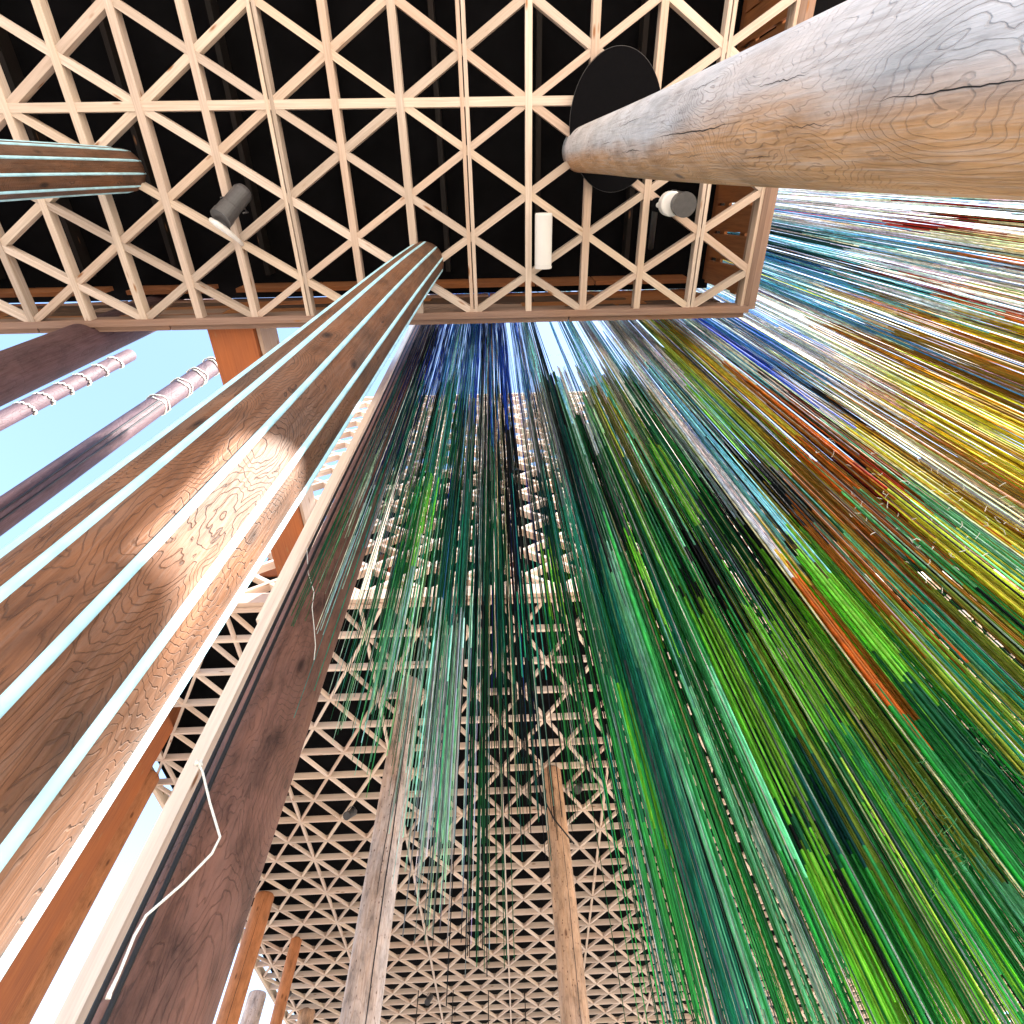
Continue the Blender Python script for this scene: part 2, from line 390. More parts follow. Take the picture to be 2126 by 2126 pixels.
# ------------------------------------------------------------------ logs
def log(name, label, cat, az0, az1, d, r0, r1, ztop, mat, d1=None, zb=-EYE / H, group=None, stripes=0, sphase=0, n=48, bulge=.02, seed=0):
    """az0 at the foot, az1 at the top (degrees from +Y towards +X); d distance; r0 foot radius, r1 top radius"""
    rr = random.Random(seed + 11)
    d1 = d1 or d
    x0, y0 = polar(az0, d); x1, y1 = polar(az1, d1)
    A = W(x0, y0, zb); B = W(x1, y1, ztop)
    root = empty(name, A); tag(root, label, cat, group)
    rings = 44; V = []; Fc = []
    ph = [rr.uniform(0, 6.28) for _ in range(8)]
    def cen(t):
        c = (B - A) * t
        c += Vector((math.sin(t * 5 + ph[0]), math.cos(t * 4.2 + ph[1]), 0)) * .012 * math.sin(math.pi * t)
        return c
    def rad(t, a):
        r = (r0 + (r1 - r0) * t) * H
        return r * (1 + bulge * (math.sin(2 * a + ph[2] + 3 * t) * .5 + math.sin(3 * a + ph[3] - 7 * t) * .3 + math.sin(9 * t + ph[4] + a) * .4))
    for i in range(rings + 1):
        t = i / rings; c = cen(t)
        for k in range(n):
            a = 2 * math.pi * k / n; r = rad(t, a)
            V.append(c + Vector((math.cos(a) * r, math.sin(a) * r, 0)))
    for i in range(rings):
        for k in range(n):
            k2 = (k + 1) % n; Fc.append((i * n + k, i * n + k2, (i + 1) * n + k2, (i + 1) * n + k))
    # chamfered top
    c = cen(1); b = len(V)
    for k in range(n):
        a = 2 * math.pi * k / n; r = rad(1, a) * .9
        V.append(c + Vector((math.cos(a) * r, math.sin(a) * r, .03)))
    for k in range(n):
        k2 = (k + 1) % n; Fc.append((rings * n + k, rings * n + k2, b + k2, b + k))
    Fc.append(tuple(b + k for k in range(n))); Fc.append(tuple(reversed(range(n))))
    mesh_obj('trunk', V, Fc, mat, root, True)
    for s in range(stripes):
        a0 = 2 * math.pi * s / stripes + sphase
        Vs = []; Fs = []; hw = .0105; N = 60
        for i in range(N + 1):
            t = i / N; c = cen(t); w_ = a0 + .02 * math.sin(t * 6 + s)
            r = rad(t, w_)
            rdir = Vector((math.cos(w_), math.sin(w_), 0)); td = Vector((-math.sin(w_), math.cos(w_), 0))
            top = -.012 if i == N else 0
            for u, hgt in ((-hw, -.004), (-hw * .7, .007), (0, .0105), (hw * .7, .007), (hw, -.004)):
                Vs.append(c + rdir * (r + hgt + top) + td * u + (Vector((0, 0, .02)) if i == N else Vector()))
        for i in range(N):
            for k in range(4): Fs.append((i * 5 + k, i * 5 + k + 1, (i + 1) * 5 + k + 1, (i + 1) * 5 + k))
        mesh_obj('stripe', Vs, Fs, M_strip, root, True)
    root['_r'] = 0; del root['_r']
    return root, cen, rad, A

TR, trc, trr, trA = log('log_column', 'thick weathered grey log column passing through a black oval plate, nearest at upper right', 'column', 98.9, 99.8, .1465, .0315, .0300, 1.035, L_grey, group=None, seed=1, n=72)
log('striped_column', 'brown log column with pale blue stripes reaching the lattice at the left margin', 'column', -90.9, -90.9, .545, .0300, .0282, 1.01, L_stripe, stripes=10, sphase=.18, seed=2)
ST, stc, strr, stA = log('striped_column', 'large brown log column with pale blue stripes, sunlit on its flank beside the reddish brown log', 'column', -49.9, -40.8, .176, .0315, .0300, 1.01, L_stripe, d1=.166, stripes=10, sphase=.42, seed=3, n=72)
BR, brc, brr, brA = log('log_column', 'reddish brown log column with a bent white cord on it, rising behind the dangling cord ends', 'column', -26.75, -26.7, .40, .0285, .0265, 2.35, L_brown, seed=4)
PL = log('log_column', 'pale dry log column whose top is wrapped by mint green cords', 'column', -11.8, -12.1, 1.13, .0325, .0290, 1.0, L_pale, seed=5)
TN = log('log_column', 'tan log column with a dark cable across its top, standing under the middle of the far lattice', 'column', 4.6, 4.9, 1.49, .0325, .0270, 1.0, L_tan, seed=6)
OL_ = log('log_column', 'orange log column with a pale left flank under the far lattice beside the reddish brown log', 'column', -21.3, -21.7, 2.27, .034, .031, 1.0, L_orange, seed=7)
log('log_column', 'slim orange log column between the orange and the pale logs at the lower left', 'column', -18.2, -18.2, 2.565, .0215, .0200, 1.0, L_orange, seed=8)
log('log_column', 'short looking whitish log column between two orange ones at the bottom edge', 'column', -20.05, -20.05, 3.08, .040, .036, 1.0, L_pale, seed=9)
log('log_column', 'small tan log column just showing at the bottom edge right of the slim orange one', 'column', -16.1, -16.1, 3.22, .036, .034, 1.0, L_tan, seed=19)
log('log_column', 'rust orange log column close to the lower left, right of the tall orange post', 'column', -35.0, -35.2, 1.75, .041, .038, 1.0, L_orange, seed=10)
log('log_column', 'dark mauve log column under the roof edge at the left margin, topmost of three outside', 'column', -70.9, -70.9, .74, .0325, .031, 2.0, L_mauve, seed=11)
log('log_column', 'mauve log column with white rope turns along its lower side, middle of three outside', 'column', -67.3, -67.3, 1.45, .0235, .022, 2.12, L_mauve, seed=12)
LC, lcc, lcr, lcA = log('log_column', 'mauve log column with two black cables and white rope knots, lowest of three outside', 'column', -60.2, -59.9, 1.15, .0315, .028, 2.02, L_mauve, seed=13)
log('log_column', 'slender beige log column seen through the green cords, right of the mint green band', 'column', 27.1, 27.1, 1.36, .0150, .0125, 1.0, L_beige, seed=14, n=24)
log('log_column', 'slender beige log column between the lattice and the mint green cords at the bottom', 'column', 14.7, 14.9, 2.2, .0150, .0135, 1.0, L_beige, seed=15, n=24)

log('log_column', 'unseen pale log column added to shade the striped column, behind the thick grey log', 'column', 104.2, 104.2, .795, .030, .029, 1.285, L_pale, seed=16)  # added out of view: its shadow cuts the striped column's sun patch
# square orange post left of the rust log
px, py = polar(-37.3, 1.5)
post = empty('timber_post', W(px, py, -EYE / H)); tag(post, 'flat faced orange timber post beside the rust orange log at lower left', 'post')
v, f = boxvf(-.045 * H, .045 * H, -.04 * H, .04 * H, 0, (1.06) * H + EYE)
v = [(z, x, y) for x, y, z in v]
po = mesh_obj('post_body', v, f, M_glulam, post); po.rotation_euler = (0, -math.pi / 2, 0)
# the rotated box must rise: local +x -> +z
0 and beam('side_board', W(px + .05, py - .01, -.24), W(px + .05, py - .01, 1.05), .01 * H, .05 * H, M_fascia, post, up=Vector((0, 1, 0)))

# pale square pole beside the reddish brown log
def at(az, d, z): x, y = polar(az, d); return W(x, y, z)
pp = empty('timber_pole', at(-31.9, .43, -EYE / H)); tag(pp, 'thin pale square pole running up beside the reddish brown log', 'pole')
beam('pole_body', at(-31.9, .43, -EYE / H), at(-31.9, .43, 2.1), .0112 * H, .010 * H, M_pinefar, pp, up=Vector((0, 1, 0)))
beam('pole_cleat', at(-32.6, .435, .42), at(-32.6, .435, .80), .006 * H, .006 * H, M_pinefar, pp, up=Vector((0, 1, 0)))
for k, (az, d) in enumerate(((-30.65, .368), (-29.7, .364))):
    pts = [at(az + .12 * math.sin(z * 9 + k), d, z) for z in [-.2 + i * .06 for i in range(40)]]
    tag(tube('electric_cable', pts, .0085, M_cable, n=8), ('outer' if k == 0 else 'inner') + ' black cable running up between the pale pole and the reddish brown log', 'cable', 'cables on the reddish brown log')
# bent white cord
pix = [(418, 1578), (412, 1586), (420, 1600), (436, 1668), (457, 1738), (440, 1772), (380, 1834), (303, 1901), (279, 1943), (247, 2022), (228, 2062), (224, 2074)]
pts = []
for q in pix:
    x, y = rayrect(*q); m_ = math.hypot(x, y); d = .352
    pts.append(W(x / m_ * d, y / m_ * d, d / m_))
rt = empty('hanging_string', pts[0]); tag(rt, 'bent white cord knotted on the reddish brown log', 'cord')
tube('string', pts, [.0042] * (len(pts) - 2) + [.006, .007], M_twine, rt, n=6)
kn = []
for i in range(15):
    a = i * .9; kn.append(pts[1] + Vector((math.cos(a) * .009, math.sin(a * 1.3) * .009, math.sin(a * 2) * .012)))
tube('knot', kn, .0045, M_twine, rt, n=6)
vp = [(637, 1138), (640, 1190), (652, 1230), (648, 1262), (652, 1300), (655, 1340), (652, 1370)]
pts = []
for q in vp:
    x, y = rayrect(*q); m_ = math.hypot(x, y); d = .366
    pts.append(W(x / m_ * d, y / m_ * d, d / m_))
tag(tube('loose_thread', pts, .002, M_twine, n=5), 'fine loose pale thread on the upper part of the reddish brown log', 'thread')

# white rope work on the outer logs
for nm, az, d, r_, zs, lab in (('rope_knot', -60.0, 1.15, .0295, (2.0, 1.88, 1.77, 1.62), 'lower'), ('rope_turn', -67.3, 1.45, .0228, (2.02, 1.93, 1.83, 1.74, 1.65, 1.57), 'upper')):
    for i, z in enumerate(zs):
        c = at(az, d, z); pts = []
        for k in range(26):
            a = k / 25 * 2 * math.pi * (1.6 if lab == 'lower' else .55) + (-1.4 if lab == 'lower' else -1.9)
            pts.append(c + Vector((math.cos(a) * r_ * H * 1.03, math.sin(a) * r_ * H * 1.03, (k / 25 - .5) * .22 + .03 * math.sin(k * 1.7 + i))))
        o = tube(nm, pts, .015, M_twine, n=7)
        ordn = ['topmost', 'second', 'third', 'fourth', 'fifth', 'sixth'][i]
        tag(o, f'white rope turn on the {"lowest" if lab=="lower" else "middle"} outer mauve log, {ordn} from top', 'rope', 'white rope turns on the outer logs')
for k, off in enumerate((-.5, .9)):
    pts = [at(-60.1 + off * .5, 1.118, z) for z in (-.2, .3, .8, 1.2, 1.6)]
    tag(tube('electric_cable', pts, .013, M_cable, n=6), ('left' if k == 0 else 'right') + ' black cable up the lowest of the three outer mauve logs', 'cable', 'cables on the outer mauve log')

# cracks and plate on the grey log
def crack(az_deg, zs, amp, wmax, seed):
    rr = random.Random(seed); N = 26; V = []; Fc = []
    hgt = 1.035 * H + EYE
    off = 0
    for i in range(N + 1):
        s = i / N; z = zs[0] + (zs[1] - zs[0]) * s; t = (z * H + EYE) / hgt
        off += rr.uniform(-amp, amp)
        a = math.radians(az_deg + off); r = trr(t, a) + .0012; hw = wmax * math.sin(math.pi * min(max(s, .02), .98)) / r
        c = trc(t)
        for a2 in (a - hw, a + hw): V.append(c + Vector((math.cos(a2) * r, math.sin(a2) * r, 0)))
    for i in range(N): Fc.append((2 * i, 2 * i + 1, 2 * i + 3, 2 * i + 2))
    return mesh_obj('crack', V, Fc, M_cable, TR)
for a_, zz, w_, sd_ in ((172, (.30, .45), .0016, 3), (158, (.50, .58), .0018, 5), (166, (.13, .20), .0011, 6), (200, (.5, .60), .0012, 8), (150, (.36, .40), .001, 9),
                        (190, (.24, .29), .0009, 10), (178, (.62, .68), .001, 12), (212, (.34, .40), .0008, 13), (143, (.27, .31), .0008, 14), (160, (.22, .26), .0007, 15)): crack(a_, zz, .9, w_, sd_)

def seam(root, cen, rad, ztop, az_deg, zs, wmax, seed):
    rr = random.Random(seed); N = 40; V = []; Fc = []; hgt = ztop * H + EYE; off = 0
    for i in range(N + 1):
        s = i / N; z = zs[0] + (zs[1] - zs[0]) * s; t = (z * H + EYE) / hgt; off += rr.uniform(-.9, .9)
        a = math.radians(az_deg + off); r = rad(t, a) + .0015; hw = wmax * (.4 + .6 * math.sin(math.pi * s)) / r; c = cen(t)
        for a2 in (a - hw, a + hw): V.append(c + Vector((math.cos(a2) * r, math.sin(a2) * r, 0)))
    for i in range(N): Fc.append((2 * i, 2 * i + 1, 2 * i + 3, 2 * i + 2))
    mesh_obj('crack', V, Fc, M_cable, root)
seam(*PL[:3], 1.0, -62, (.2, .98), .007, 21); seam(*PL[:3], 1.0, -84, (.5, .8), .005, 22)
seam(*TN[:3], 1.0, -70, (.25, .9), .004, 23); seam(*OL_[:3], 1.0, -75, (.4, .98), .004, 24)
pl = empty('oval_plate', W(.186, -.057, .985)); tag(pl, 'black oval plate with a thin bright rim round the top of the thick grey log', 'plate')
n = 72; V = []; 
for z in (0, .02):
    for k in range(n):
        a = 2 * math.pi * k / n; V.append((.0665 * H * math.cos(a), .087 * H * math.sin(a), z))
Fc = [tuple(reversed(range(n))), tuple(range(n, 2 * n))] + [(k, (k + 1) % n, n + (k + 1) % n, n + k) for k in range(n)]
mesh_obj('plate_disc', V, Fc, M_black, pl)
rim = [Vector((.0670 * H * math.cos(a), .0875 * H * math.sin(a), .01)) + pl.location for a in [2 * math.pi * k / 72 for k in range(73)]]
tube('plate_rim', rim, .0022, M_greymetal, pl, n=6)

# ------------------------------------------------------------------ lamps and fittings
def lathe(name, prof, mat, parent, m, n=28):
    """prof: list of (radius, z) in local; m: 4x4 matrix"""
    V = []; Fc = []
    for r, z in prof:
        for k in range(n):
            a = 2 * math.pi * k / n; V.append(m @ Vector((r * math.cos(a), r * math.sin(a), z)))
    for i in range(len(prof) - 1):
        for k in range(n):
            k2 = (k + 1) % n; Fc.append((i * n + k, i * n + k2, (i + 1) * n + k2, (i + 1) * n + k))
    Fc.append(tuple(reversed(range(n)))); Fc.append(tuple((len(prof) - 1) * n + k for k in range(n)))
    return mesh_obj(name, V, Fc, mat, parent, False)
def aim(d):
    return d.to_track_quat('Z', 'Y').to_matrix().to_4x4()
def spotlight(p, q, r, label, lens_mat, group=None, arm_to=None):
    """housing from p (lens end) to q (rear)"""
    p = Vector(p); q = Vector(q); L = (q - p).length
    root = empty('spotlight', p); tag(root, label, 'spotlight', group)
    m = aim((q - p).normalized())
    lathe('housing', [(r * .99, 0), (r, L * .05), (r, L * .35), (r * .95, L * .37), (r * .95, L * .9), (r * .75, L)], M_greymetal, root, m)
    lathe('lens', [(r * .85, -.006), (r * .9, -.002)], lens_mat, root, m)
    lathe('bezel', [(r * 1.06, -.012), (r * 1.06, L * .12)], M_greymetal, root, m)
    side = (q - p).normalized().cross(Vector((0, 0, 1))).normalized()
    a = p + side * r * 1.15 + (q - p) * .45 ; b = p - side * r * 1.15 + (q - p) * .45
    top = arm_to or ((a + b) / 2 + Vector((0, 0, r * 2.4)))
    tube('yoke', [a, a + Vector((0, 0, r * 1.3)), top + Vector((0, 0, 0)), b + Vector((0, 0, r * 1.3)), b], .008, M_greymetal, root, n=6)
    tube('stem', [top, Vector((top.x, top.y, EYE + H * 1.0))], .01, M_greymetal, root, n=6) if top.z < EYE + H * .995 else None
    return root
spotlight(W(-.398, .054, .955), W(-.372, .020, 1.0), .015 * H, 'cylindrical grey spotlight with a white mouth clamped under the overhead lattice at left', M_white)
# curved white neck below the lamp
nk = empty('lamp_bracket', W(-.405, .06, .97)); tag(nk, 'short white curved bracket holding the grey spotlight at left', 'bracket')
tube('bracket_arm', [W(-.415, .056, .957), W(-.404, .062, .95), W(-.396, .070, .955), W(-.394, .086, .985), W(-.394, .094, 1.0)], [.02, .03, .028, .018, .016], M_white, nk, n=12)
spotlight(W(.288, .047, .94), W(.292, .045, 1.01), .016 * H, 'round dark spotlight with a bright white collar in the right corner of the overhead lattice', M_greymetal)
cr = empty('lamp_collar', W(.277, .047, .965)); tag(cr, 'bright white collar ring beside the round dark spotlight in the right corner', 'collar')
lathe('collar_ring', [(.0155 * H, 0), (.0172 * H, .01), (.0172 * H, .12), (.012 * H, .13)], M_white, cr, Matrix())
sp = empty('junction_box', W(.262, .049, .99)); tag(sp, 'small dark junction box with white cap left of the round spotlight', 'box')
lathe('box_body', [(.008 * H, 0), (.010 * H, .01), (.010 * H, .12), (.006 * H, .13)], M_black, sp, Matrix(), 20)
lathe('box_cap', [(.003 * H, -.02), (.004 * H, -.002)], M_white, sp, Matrix(), 16)
tag(tube('conduit_pipe', [W(.268, .055, 1.03), W(.275, .09, 1.06), W(.28, .12, 1.08)], .03, M_greymetal, n=8), 'dark arm reaching back from the round spotlight', 'arm')
tl = empty('tube_lamp', W(.083, .094, .985)); tag(tl, 'short white tube lamp hanging below the overhead lattice', 'lamp')
m = Matrix.Rotation(math.radians(90), 4, 'X'); m.translation = Vector((0, .042 * H, 0))
lathe('diffuser', [(.0125 * H, .02), (.0135 * H, .035), (.0135 * H, .067 * H * 1.15), (.0125 * H, .067 * H * 1.18)], M_white, tl, m, 20)
m2 = m.copy(); lathe('end_cap', [(.0138 * H, 0), (.0140 * H, .02)], M_white, tl, m2, 20)
tube('hanger', [W(.083, .094, .99), W(.083, .094, 1.02)], .006, M_greymetal, tl, n=6)
for i, (x, y, lab) in enumerate(((-.47, 1.60, 'small spotlight with white lens under the far lattice, left of the pale log'),
                    (-.93, 2.85, 'tiny pale spotlight near the whitish log at the bottom edge'),
                    (-.36, 2.95, 'tiny dark spotlight under the far lattice, right of the pale log'),
                    (.20, 1.52, 'small dark spotlight beside the top of the tan log'),
                    (.46, 1.22, 'small spotlight glimpsed through green cords above the lattice node'))):
    spotlight(W(x, y, .965), W(x + .012, y + .03, .995), .011 * H, lab, M_white if i == 0 else M_steelcable)
for i, px_ in enumerate((869, 941, 1014, 1089)):
    x, y = rayrect(px_, 2056)
    tag(tube('hanging_rod', [W(x, y, 1.0), W(x, y, .62)], .012, M_cable, n=6), f'thin black rod under far lattice at bottom edge, {["leftmost","second","third","rightmost"][i]} of four', 'rod', 'black rods hanging from the far lattice')
pts = []
for q, d in (((1100, 1560), 1.40), ((1110, 1598), 1.42), ((1125, 1650), 1.435), ((1150, 1700), 1.44), ((1178, 1735), 1.435), ((1192, 1752), 1.44)):
    x, y = rayrect(*q); m_ = math.hypot(x, y); pts.append(W(x / m_ * d, y / m_ * d, d / m_))
tag(tube('electric_cable', pts, .012, M_cable, n=6), 'dark cable drooping across the top of the tan log', 'cable')

# ------------------------------------------------------------------ hanging cords
C = dict(
    W=('white', (.80, .84, .84)), LB=('light blue', (.14, .46, .85)), SB=('sky blue', (.28, .66, .85)), B=('blue', (.03, .12, .70)), NB=('navy', (.012, .025, .14)),
    DT=('dark teal', (.012, .10, .09)), T=('teal', (.03, .33, .22)), DG=('dark green', (.016, .15, .055)), G=('green', (.05, .40, .10)),
    MG=('mint green', (.22, .64, .36)), PM=('pale mint', (.52, .76, .64)), LM=('lime green', (.28, .70, .07)), YG=('yellow green', (.42, .52, .08)),
    Y=('yellow', (.82, .68, .08)), O=('orange', (.56, .19, .025)), RR=('red', (.42, .04, .02)), BN=('brown', (.18, .085, .03)), OC=('ochre', (.45, .27, .04)),
    OL=('olive', (.14, .14, .04)), K=('black', (.010, .012, .013)), V=('violet', (.12, .06, .25)), CR=('cream', (.80, .74, .50)), GY=('grey', (.20, .24, .23)))
# (az0, az1, bundles per degree, last mag, [(up to mag, 'palette')...], thickness)
S = [
 (-28.6, -22.0, 1.2, .84, [(.33, 'NB K GY'), (.48, 'DT NB GY'), (.60, 'DG DT GY'), (9, 'PM GY DG PM')], 1.25),
 (-22.0, -17.5, 1.7, 1.15, [(.38, 'B NB LB B'), (.5, 'K DG GY'), (.8, 'DT T GY'), (9, 'DG T PM')], .9),
 (-17.5, -12.0, 1.7, 1.3, [(.36, 'LB B SB LB'), (.50, 'DT T K'), (.62, 'T DG G'), (.85, 'LM G DG MG'), (9, 'PM MG DG')], 1),
 (-12.0, -9.0, 1.8, 1.45, [(.36, 'LB SB B'), (.55, 'DT K T'), (.80, 'G DG DT'), (9, 'PM DG MG PM')], 1),
 (-9.0, -5.0, 2.0, 2.05, [(.36, 'B LB SB'), (.5, 'K DT GY'), (.8, 'DT DG T'), (1.0, 'DG DT PM'), (9, 'PM PM MG GY')], 1),
 (-5.0, -1.5, 1.9, 2.5, [(.36, 'B SB K LB'), (.55, 'K NB GY W'), (.9, 'DT K T'), (9, 'K DT DG')], 1),
 (-1.5, 4.6, 2.2, 1.7, [(.36, 'B B NB LB'), (.55, 'K NB DT W'), (.8, 'K DT NB'), (1.05, 'DT T NB'), (9, 'K DT DG')], 1),
 (7.6, 10.5, 2.6, 1.5, [(.36, 'LB B SB B'), (.5, 'W K GY NB'), (.7, 'DT NB DG'), (.9, 'G DT LM'), (9, 'DG G K')], 1),
 (10.5, 12.8, 2.2, 5, [(.34, 'SB LB W'), (.5, 'W K GY'), (.8, 'DG DT T'), (1.2, 'DG K G'), (9, 'DG G T')], 1),
 (12.8, 15.4, 2.4, 3.2, [(.34, 'W B SB'), (.5, 'GY K DG'), (.8, 'DG T K'), (1.2, 'G DG T'), (2.0, 'LM LM G DG'), (9, 'G MG DG')], 1),
 (15.4, 19.0, 2.6, 6, [(.34, 'NB DT SB'), (.5, 'K DT PM'), (.8, 'DT DG T'), (1.1, 'T DG MG'), (9, 'MG MG T PM G')], 1.15),
 (19.0, 23.0, 2.0, 6, [(.36, 'W SB W'), (.5, 'SB PM W DG'), (.75, 'DG DT G'), (1.0, 'G DG LM'), (1.3, 'G LM DG'), (9, 'G MG T G')], 1),
 (23.0, 26.6, 2.8, 6, [(.40, 'W SB W'), (.5, 'PM W MG'), (.8, 'DG G T LM'), (1.2, 'G LM G T'), (2.0, 'G MG G'), (9, 'G MG G T PM')], 1),
 (26.6, 30.5, 3.0, 7, [(.40, 'SB W W'), (.52, 'YG PM W OL'), (.8, 'G DG LM MG'), (1.0, 'DG K G'), (1.75, 'LM LM LM G'), (2.3, 'DG G G DT'), (9, 'LM G LM MG')], 1.1),
 (30.5, 34.5, 2.8, 7, [(.40, 'W SB W'), (.55, 'YG CR DG PM'), (.75, 'G LM PM DG'), (1.0, 'K DG DT'), (1.6, 'LM YG LM OC'), (2.4, 'DG G DG YG G'), (9, 'LM G LM MG G')], 1.1),
 (34.5, 39.5, 2.8, 7, [(.42, 'W SB W'), (.5, 'PM W YG'), (.68, 'G PM LM DG'), (1.05, 'K K DG DT NB'), (1.55, 'LM OC YG G'), (2.6, 'G DG YG DG T'), (9, 'G G MG')], 1.15),
 (39.5, 44.0, 2.8, 7, [(.38, 'W W CR'), (.62, 'SB LB W PM'), (.85, 'NB K SB W'), (1.0, 'OL DG Y'), (1.6, 'LM O LM G RR'), (9, 'DG T G YG G')], 1.2),
 (44.0, 48.0, 2.8, 7, [(.36, 'CR W W'), (.5, 'W SB YG'), (.65, 'LM SB LM'), (.95, 'K DG OL OC'), (1.5, 'MG LM LM O'), (9, 'DT G T YG G')], 1.2),
 (48.0, 53.0, 3.4, 7, [(.34, 'CR W'), (.72, 'Y Y Y YG'), (.95, 'Y O OC OL'), (1.25, 'O O OC MG BN'), (9, 'T G OC YG')], 1.2),
 (53.0, 57.0, 3.6, 7, [(.36, 'CR Y W'), (.62, 'W W SB W'), (.8, 'K OL RR O'), (1.1, 'O O OC RR'), (9, 'MG OC Y')], 1.2),
 (57.0, 63.0, 3.4, 7, [(.36, 'W CR Y'), (.64, 'W LB B W SB'), (.8, 'OL K CR W'), (9, 'OC Y CR OC Y')], 1.1),
 (63.0, 69.0, 2.8, 7, [(.36, 'W CR W'), (.68, 'SB LB W W B'), (.85, 'OL OC W CR'), (9, 'OC O Y OC Y')], 1.1),
 (69.0, 75.0, 2.8, 7, [(.36, 'W Y W'), (.64, 'SB W SB LB'), (.8, 'OC LB W CR'), (9, 'OC O Y Y OC')], 1.05),
 (75.0, 81.0, 2.7, 7, [(.36, 'W W SB'), (.64, 'SB W W DT'), (.85, 'RR W SB W OC'), (9, 'O OC CR W OC')], 1.0),
 (81.0, 86.5, 2.5, 7, [(.42, 'W W SB'), (.66, 'W LB W W DG'), (.8, 'W RR W SB'), (9, 'OL CR W OC')], 1.0),
 (86.5, 90.5, 1.6, 7, [(.5, 'W CR W'), (.7, 'W V W'), (9, 'OL OC BN OL')], 1.1),
 (-24.5, -18.3, 2.6, .56, [(.33, 'NB K B GY'), (9, 'DT NB T DT')], .95),
 (-3.0, 4.6, 1.7, 1.25, [(.34, 'B NB B'), (9, 'K DG DT')], 1.1),
 (-9.6, -6.2, 3.0, 1.85, [(.36, 'B LB'), (.9, 'DT DG T'), (9, 'PM W PM PM')], 1.25),
 (-18.0, -9.0, 1.5, .78, [(.34, 'B LB SB'), (.48, 'DT K T'), (9, 'DG G DT LM')], .9),
 (-6.0, 2.0, 1.2, .95, [(.34, 'B SB LB'), (.5, 'K DT W'), (9, 'DT T DG')], .9),
 (-16.5, -12.0, 1.6, 1.15, [(.36, 'SB LB B'), (.55, 'DT T K'), (.8, 'LM G LM'), (9, 'MG PM PM')], 1.0),
 (16.0, 18.8, 2.0, 6, [(.34, 'NB DT'), (.8, 'DT DG T'), (1.1, 'T MG'), (9, 'MG T MG PM')], 1.2),
]
cords = []
def dmin(az):
    a = math.radians(az); c = []
    if math.cos(a) > .02: c.append(.246 / math.cos(a))
    if math.sin(a) > .02: c.append(.482 / math.sin(a))
    return min(c)
def jitter(c, s=.17):
    k = math.exp(R.gauss(0, s)); return tuple(min(.85, max(.004, v * k * math.exp(R.gauss(0, .09)))) for v in c)
for az0, az1, per, last, bands, th in S:
    n = int(round((az1 - az0) * per))
    for b in range(n):
        azc = az0 + (az1 - az0) * (b + R.random()) / n
        dm = dmin(azc)
        if azc < -21.5: d = R.uniform(dm + .03, .345)
        else: d = dm * R.uniform(1.03, 1.55)
        nc = R.choice([4, 6, 7, 9, 11, 13]) if azc > 12 else R.choice([3, 4, 6, 7, 9])
        spread = R.uniform(.25, .75)
        if b % 3 == 0 or azc < 12: fam = [R.choice(p.split()) for m, p in bands]
        keys = [(m, k) for (m, p), k in zip(bands, fam)]
        keys = [(m * math.exp(R.gauss(0, .07)), k) for m, k in keys]
        if R.random() < .35:   # a short accent length tied in
            i = R.randrange(len(keys)); 
        ztop = R.choice([2.45, 2.5, 2.55]) 
        if 14 < azc < 30 and R.random() < .9: ztop = d / R.uniform(.33, .47)
        elif 30 < azc < 60 and R.random() < .5: ztop = d / R.uniform(.32, .42)
        lastb = last * math.exp(R.gauss(0, .10)) if last < 4.9 else 9
        for c in range(nc):
            az = azc + R.gauss(0, spread * .5)
            if 4.9 < az < 7.4: continue
            dd = d * (1 + R.gauss(0, .02))
            if dd < dmin(az): dd = dmin(az) * 1.01
            if azc < -21.5: dd = min(dd, .35)
            r = R.choice([.003, .0036, .0042, .005]) * th * (1.12 if az > 14 else .70) * (1.35 if R.random() < .08 else 1)
            kz = []
            if R.random() < .07: r *= .7; keys_ = [(9, R.choice(['W', 'PM', 'CR', 'W']))]
            else: keys_ = keys
            for m, k in keys_: kz.append((m * math.exp(R.gauss(0, .06)), k if R.random() < .88 else R.choice([keys_[max(0, min(len(keys_) - 1, len(kz) + q))][1] for q in (-1, 1)] + ['K', 'GY'])))
            zend = max(dd / (lastb * math.exp(R.gauss(0, .05))), R.uniform(.05, .09))
            cords.append(dict(az=az, d=dd, r=r, kz=kz, ztop=ztop, zend=zend, b=azc))
def cord_geo(c, origin):
    """returns verts (relative origin), faces, per-face colour"""
    x, y = polar(c['az'], c['d'])
    tx, ty = R.gauss(0, .006), R.gauss(0, .006)
    ph = R.uniform(0, 6.28); am = R.uniform(.002, .012)
    zs = [c['ztop']]; cols = []
    prev = c['ztop']
    for m, k in c['kz']:
        z = max(c['d'] / m, c['zend'])
        if z < prev - .004:
            nseg = max(1, int((prev - z) / .16)); base = jitter(C[k][1])
            for i in range(nseg):
                zs.append(prev + (z - prev) * (i + 1) / nseg); cols.append(tuple(v * R.uniform(.88, 1.12) for v in base))
            prev = z
        if z <= c['zend'] + 1e-6: break
    if not cols: return None
    V = []; Fc = []; FC = []
    n = 3
    for i, z in enumerate(zs):
        u = (z - zs[0])
        p = W(x + tx * u * .4, y + ty * u * .4, z) + Vector((math.sin(z * 7 + ph), math.cos(z * 6 + ph), 0)) * am * H * .12 - origin
        rr_ = c['r'] * (1.0 if i < len(zs) - 1 else .5)
        for k in range(n):
            a = 2 * math.pi * k / n + ph; V.append((p.x + rr_ * math.cos(a), p.y + rr_ * math.sin(a), p.z))
    for i in range(len(zs) - 1):
        for k in range(n):
            k2 = (k + 1) % n; Fc.append((i * n + k2, i * n + k, (i + 1) * n + k, (i + 1) * n + k2)); FC.append(cols[i])
    return V, Fc, FC
